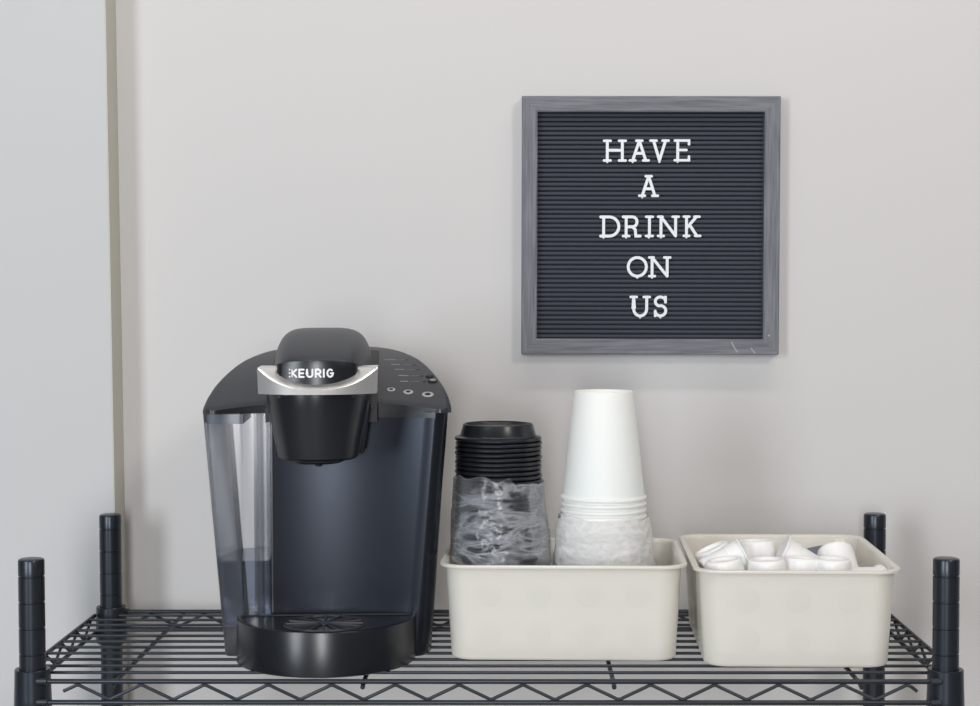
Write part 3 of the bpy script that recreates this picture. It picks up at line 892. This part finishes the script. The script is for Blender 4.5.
# dark hinge slot wedge beside the head
bm = bmesh.new()
rings(bm, [[(HXc + x, y, z) for x, y, z in l] for l in (
    [(-56, -8, 262), (56, -8, 262), (56, 150, 300), (-56, 150, 300)],
    [(-56, -8, 276), (56, -8, 276), (55, 70, 303), (-55, 70, 303)],
)])
bm.free(); bm = bmesh.new()
sl = [[], []]
for y in range(-12, 160, 8):
    z = deck_z(0, y) + 1.6
    sl[0].append((y, z))
A = []
for y, z in sl[0]:
    A.append([bm.verts.new((HXc + x, y, zz)) for x, zz in ((-56.5, z - 14), (-56.5, z - .4), (-54.5, z + .6), (54.5, z + .6), (56.5, z - .4), (56.5, z - 14))])
for a, b in zip(A, A[1:]):
    for i in range(6): bm.faces.new((a[i], a[(i + 1) % 6], b[(i + 1) % 6], b[i]))
bm.faces.new(A[0]); bm.faces.new(A[-1][::-1])
link('hinge_bed', bm, M_dark, mc, 30)
# --- silver collar
bm = bmesh.new()
CXc = -3.4; CHW = 58.2
def cy_front(x): return -107 + 20 * (abs(x) / CHW) ** 2.4
ZCB = 275.5
def ctop(x, y):
    d_ = y - cy_front(x)
    u = abs(x) / CHW
    return min(300.8, 281.0 + 19.5 * u ** 2.6 + max(0, d_) * (.42 + .5 * u ** 2))
NX, NY = 60, 14
T_, B_ = [], []
for j in range(NY + 1):
    rt, rb = [], []
    for i in range(NX + 1):
        u = -1 + 2 * i / NX
        u = math.sin(u * PI / 2) * .6 + u * .4
        x = u * CHW
        y = cy_front(x) + (-36 - cy_front(x)) * (j / NY) ** 1.4
        zz = ctop(x, y)
        if j == 0: zz -= .8
        rt.append(bm.verts.new((CXc + x, y + (0.0 if j else 0), zz)))
        rb.append(bm.verts.new((CXc + x * .985, y + (1.2 if j == 0 else 0), ZCB)))
    T_.append(rt); B_.append(rb)
for j in range(NY):
    for i in range(NX):
        bm.faces.new((T_[j][i], T_[j][i + 1], T_[j + 1][i + 1], T_[j + 1][i]))
        bm.faces.new((B_[j][i], B_[j + 1][i], B_[j + 1][i + 1], B_[j][i + 1]))
et = T_[0] + [T_[j][NX] for j in range(1, NY + 1)] + [T_[NY][i] for i in range(NX - 1, -1, -1)] + [T_[j][0] for j in range(NY - 1, 0, -1)]
eb = B_[0] + [B_[j][NX] for j in range(1, NY + 1)] + [B_[NY][i] for i in range(NX - 1, -1, -1)] + [B_[j][0] for j in range(NY - 1, 0, -1)]
for i in range(len(et)):
    j = (i + 1) % len(et); bm.faces.new((et[i], et[j], eb[j], eb[i]))
col = link('handle_collar', bm, M_silver, mc, 38); col['label'] = 'silver handle collar'
# --- controls on the deck. World (X, Y) read from the photo -> local
def loc_xy(X, Y):
    dx, dy = X + 166, Y - 85
    c, s_ = math.cos(MYAW), math.sin(MYAW)
    return dx * c + dy * s_, -dx * s_ + dy * c
def on_deck(bm, x, y, prof, n=24, ex=1.0):
    sl_ = math.atan(.47 - .00195 * (y + 10))
    R = Matrix.Rotation(sl_, 3, 'X')
    z = deck_z(x, y)
    loops = []
    for r, h in prof:
        loops.append([Vector((x, y, z)) + R @ Vector((r * ex * math.cos(2 * PI * k / n), r * math.sin(2 * PI * k / n), h)) for k in range(n)])
    rings(bm, loops, True, True, True)
for (X, Y, r) in ((-101, 118, 4.4), (-83, 113.5, 5.2), (-62.5, 109, 6.1)):
    x, y = loc_xy(X, Y)
    bm = bmesh.new(); on_deck(bm, x, y, [(r, -.5), (r, .3), (r * .9, .6), (r * .50, .6), (r * .45, .2)])
    b_ = link('brew_button', bm, M_ring, mc, 30)
    bm = bmesh.new(); on_deck(bm, x, y, [(r * .5, .1), (r * .5, .75), (r * .4, .9)]); link('button_centre', bm, M_dark, b_)
for (X, Y, r, mm, lb) in ((-62.5, 153, 3.6, M_dark, 0), (-59, 140, 4.3, M_dark, 1)):
    x, y = loc_xy(X, Y)
    bm = bmesh.new(); on_deck(bm, x, y, [(r, -.5), (r, .9), (r * .8, 1.3)], ex=1.15); b_ = link('option_button', bm, mm, mc, 30)
    if lb:
        bm = bmesh.new(); on_deck(bm, x + .3, y + 1.2, [(r * .6, 1.2), (r * .6, 1.5)], ex=1.3); link('button_cap', bm, M_grey_print, b_, 30)
for (X, Y) in ((-90.5, 208), (-81, 189), (-76, 173.5), (-71.5, 155), (-67.5, 139.5)):
    x, y = loc_xy(X, Y)
    bm = bmesh.new(); on_deck(bm, x, y, [(1.7, -.4), (1.7, .3), (1.2, .5)]); link('indicator_light', bm, M_gloss, mc, 30)
bm = bmesh.new()
rnd = random.Random(5)
for (X, Y, w, n) in ((-113, 207, 13, 8), (-104, 189, 10, 7), (-99, 172.5, 10, 6), (-94, 154.5, 11, 7), (-91, 139, 8.5, 6)):
    for k in range(n):
        x, y = loc_xy(X + w * (k + .5) / n - 2, Y)
        z = deck_z(x, y)
        sl_ = math.atan(.47 - .00195 * (y + 10))
        hw = w / n * .36
        A = [Vector((-hw, -1.2, .05)), Vector((hw, -1.2, .05)), Vector((hw, 1.2, .05)), Vector((-hw, 1.2, .05))]
        R = Matrix.Rotation(sl_, 3, 'X')
        rings(bm, [[Vector((x, y, z)) + R @ (p - Vector((0, 0, .3))) for p in A], [Vector((x, y, z)) + R @ p for p in A]])
    x0, y0 = loc_xy(X + w + 1, Y); x1, y1 = loc_xy(X + w + 9, Y)
    tube(bm, [(x0, y0, deck_z(x0, y0) + .02), (x1, y1, deck_z(x1, y1) + .02)], .22, 6)
link('panel_print', bm, M_grey_print, mc, smooth=False)

# ------------------------------------------------------------------ light
def area(name, loc, target, size, sy, power, col):
    l = bpy.data.lights.new(name, 'AREA'); l.shape = 'RECTANGLE'; l.size = size; l.size_y = sy; l.energy = power; l.color = col
    o = bpy.data.objects.new(name, l); C.objects.link(o)
    o.location = loc
    d = (Vector(target) - Vector(loc)).normalized()
    o.rotation_euler = d.to_track_quat('-Z', 'Y').to_euler()
    return o
area('window_daylight', (-1.95, -2.8, 0.7), (0, 0.3, 0.2), 0.65, 1.7, 51, (0.88, 0.94, 1.0))
area('ceiling_strip_lamp', (0.3, -0.24, 1.72), (0.3, -0.0, 0.0), 2.2, 0.10, 10, (1.0, 0.92, 0.84))
area('ceiling_lamp_right', (1.75, -2.5, 2.0), (0.1, 0.3, 0.3), 0.5, 0.5, 26, (1.0, 0.92, 0.84))
area('rear_window', (-0.15, -3.8, 0.6), (-0.1, 0.3, 0.25), 0.4, 1.5, 55, (0.98, 0.98, 1.0))
w = bpy.data.worlds.new('world'); sc.world = w; w.use_nodes = True
w.node_tree.nodes['Background'].inputs[0].default_value = (0.93, 0.96, 1.0, 1)
w.node_tree.nodes['Background'].inputs[1].default_value = 0.14
sc.view_settings.view_transform = 'Standard'
sc.view_settings.look = 'None'
sc.view_settings.exposure = 0.0
sc.view_settings.gamma = 1.0
sc.view_settings.use_curve_mapping = False
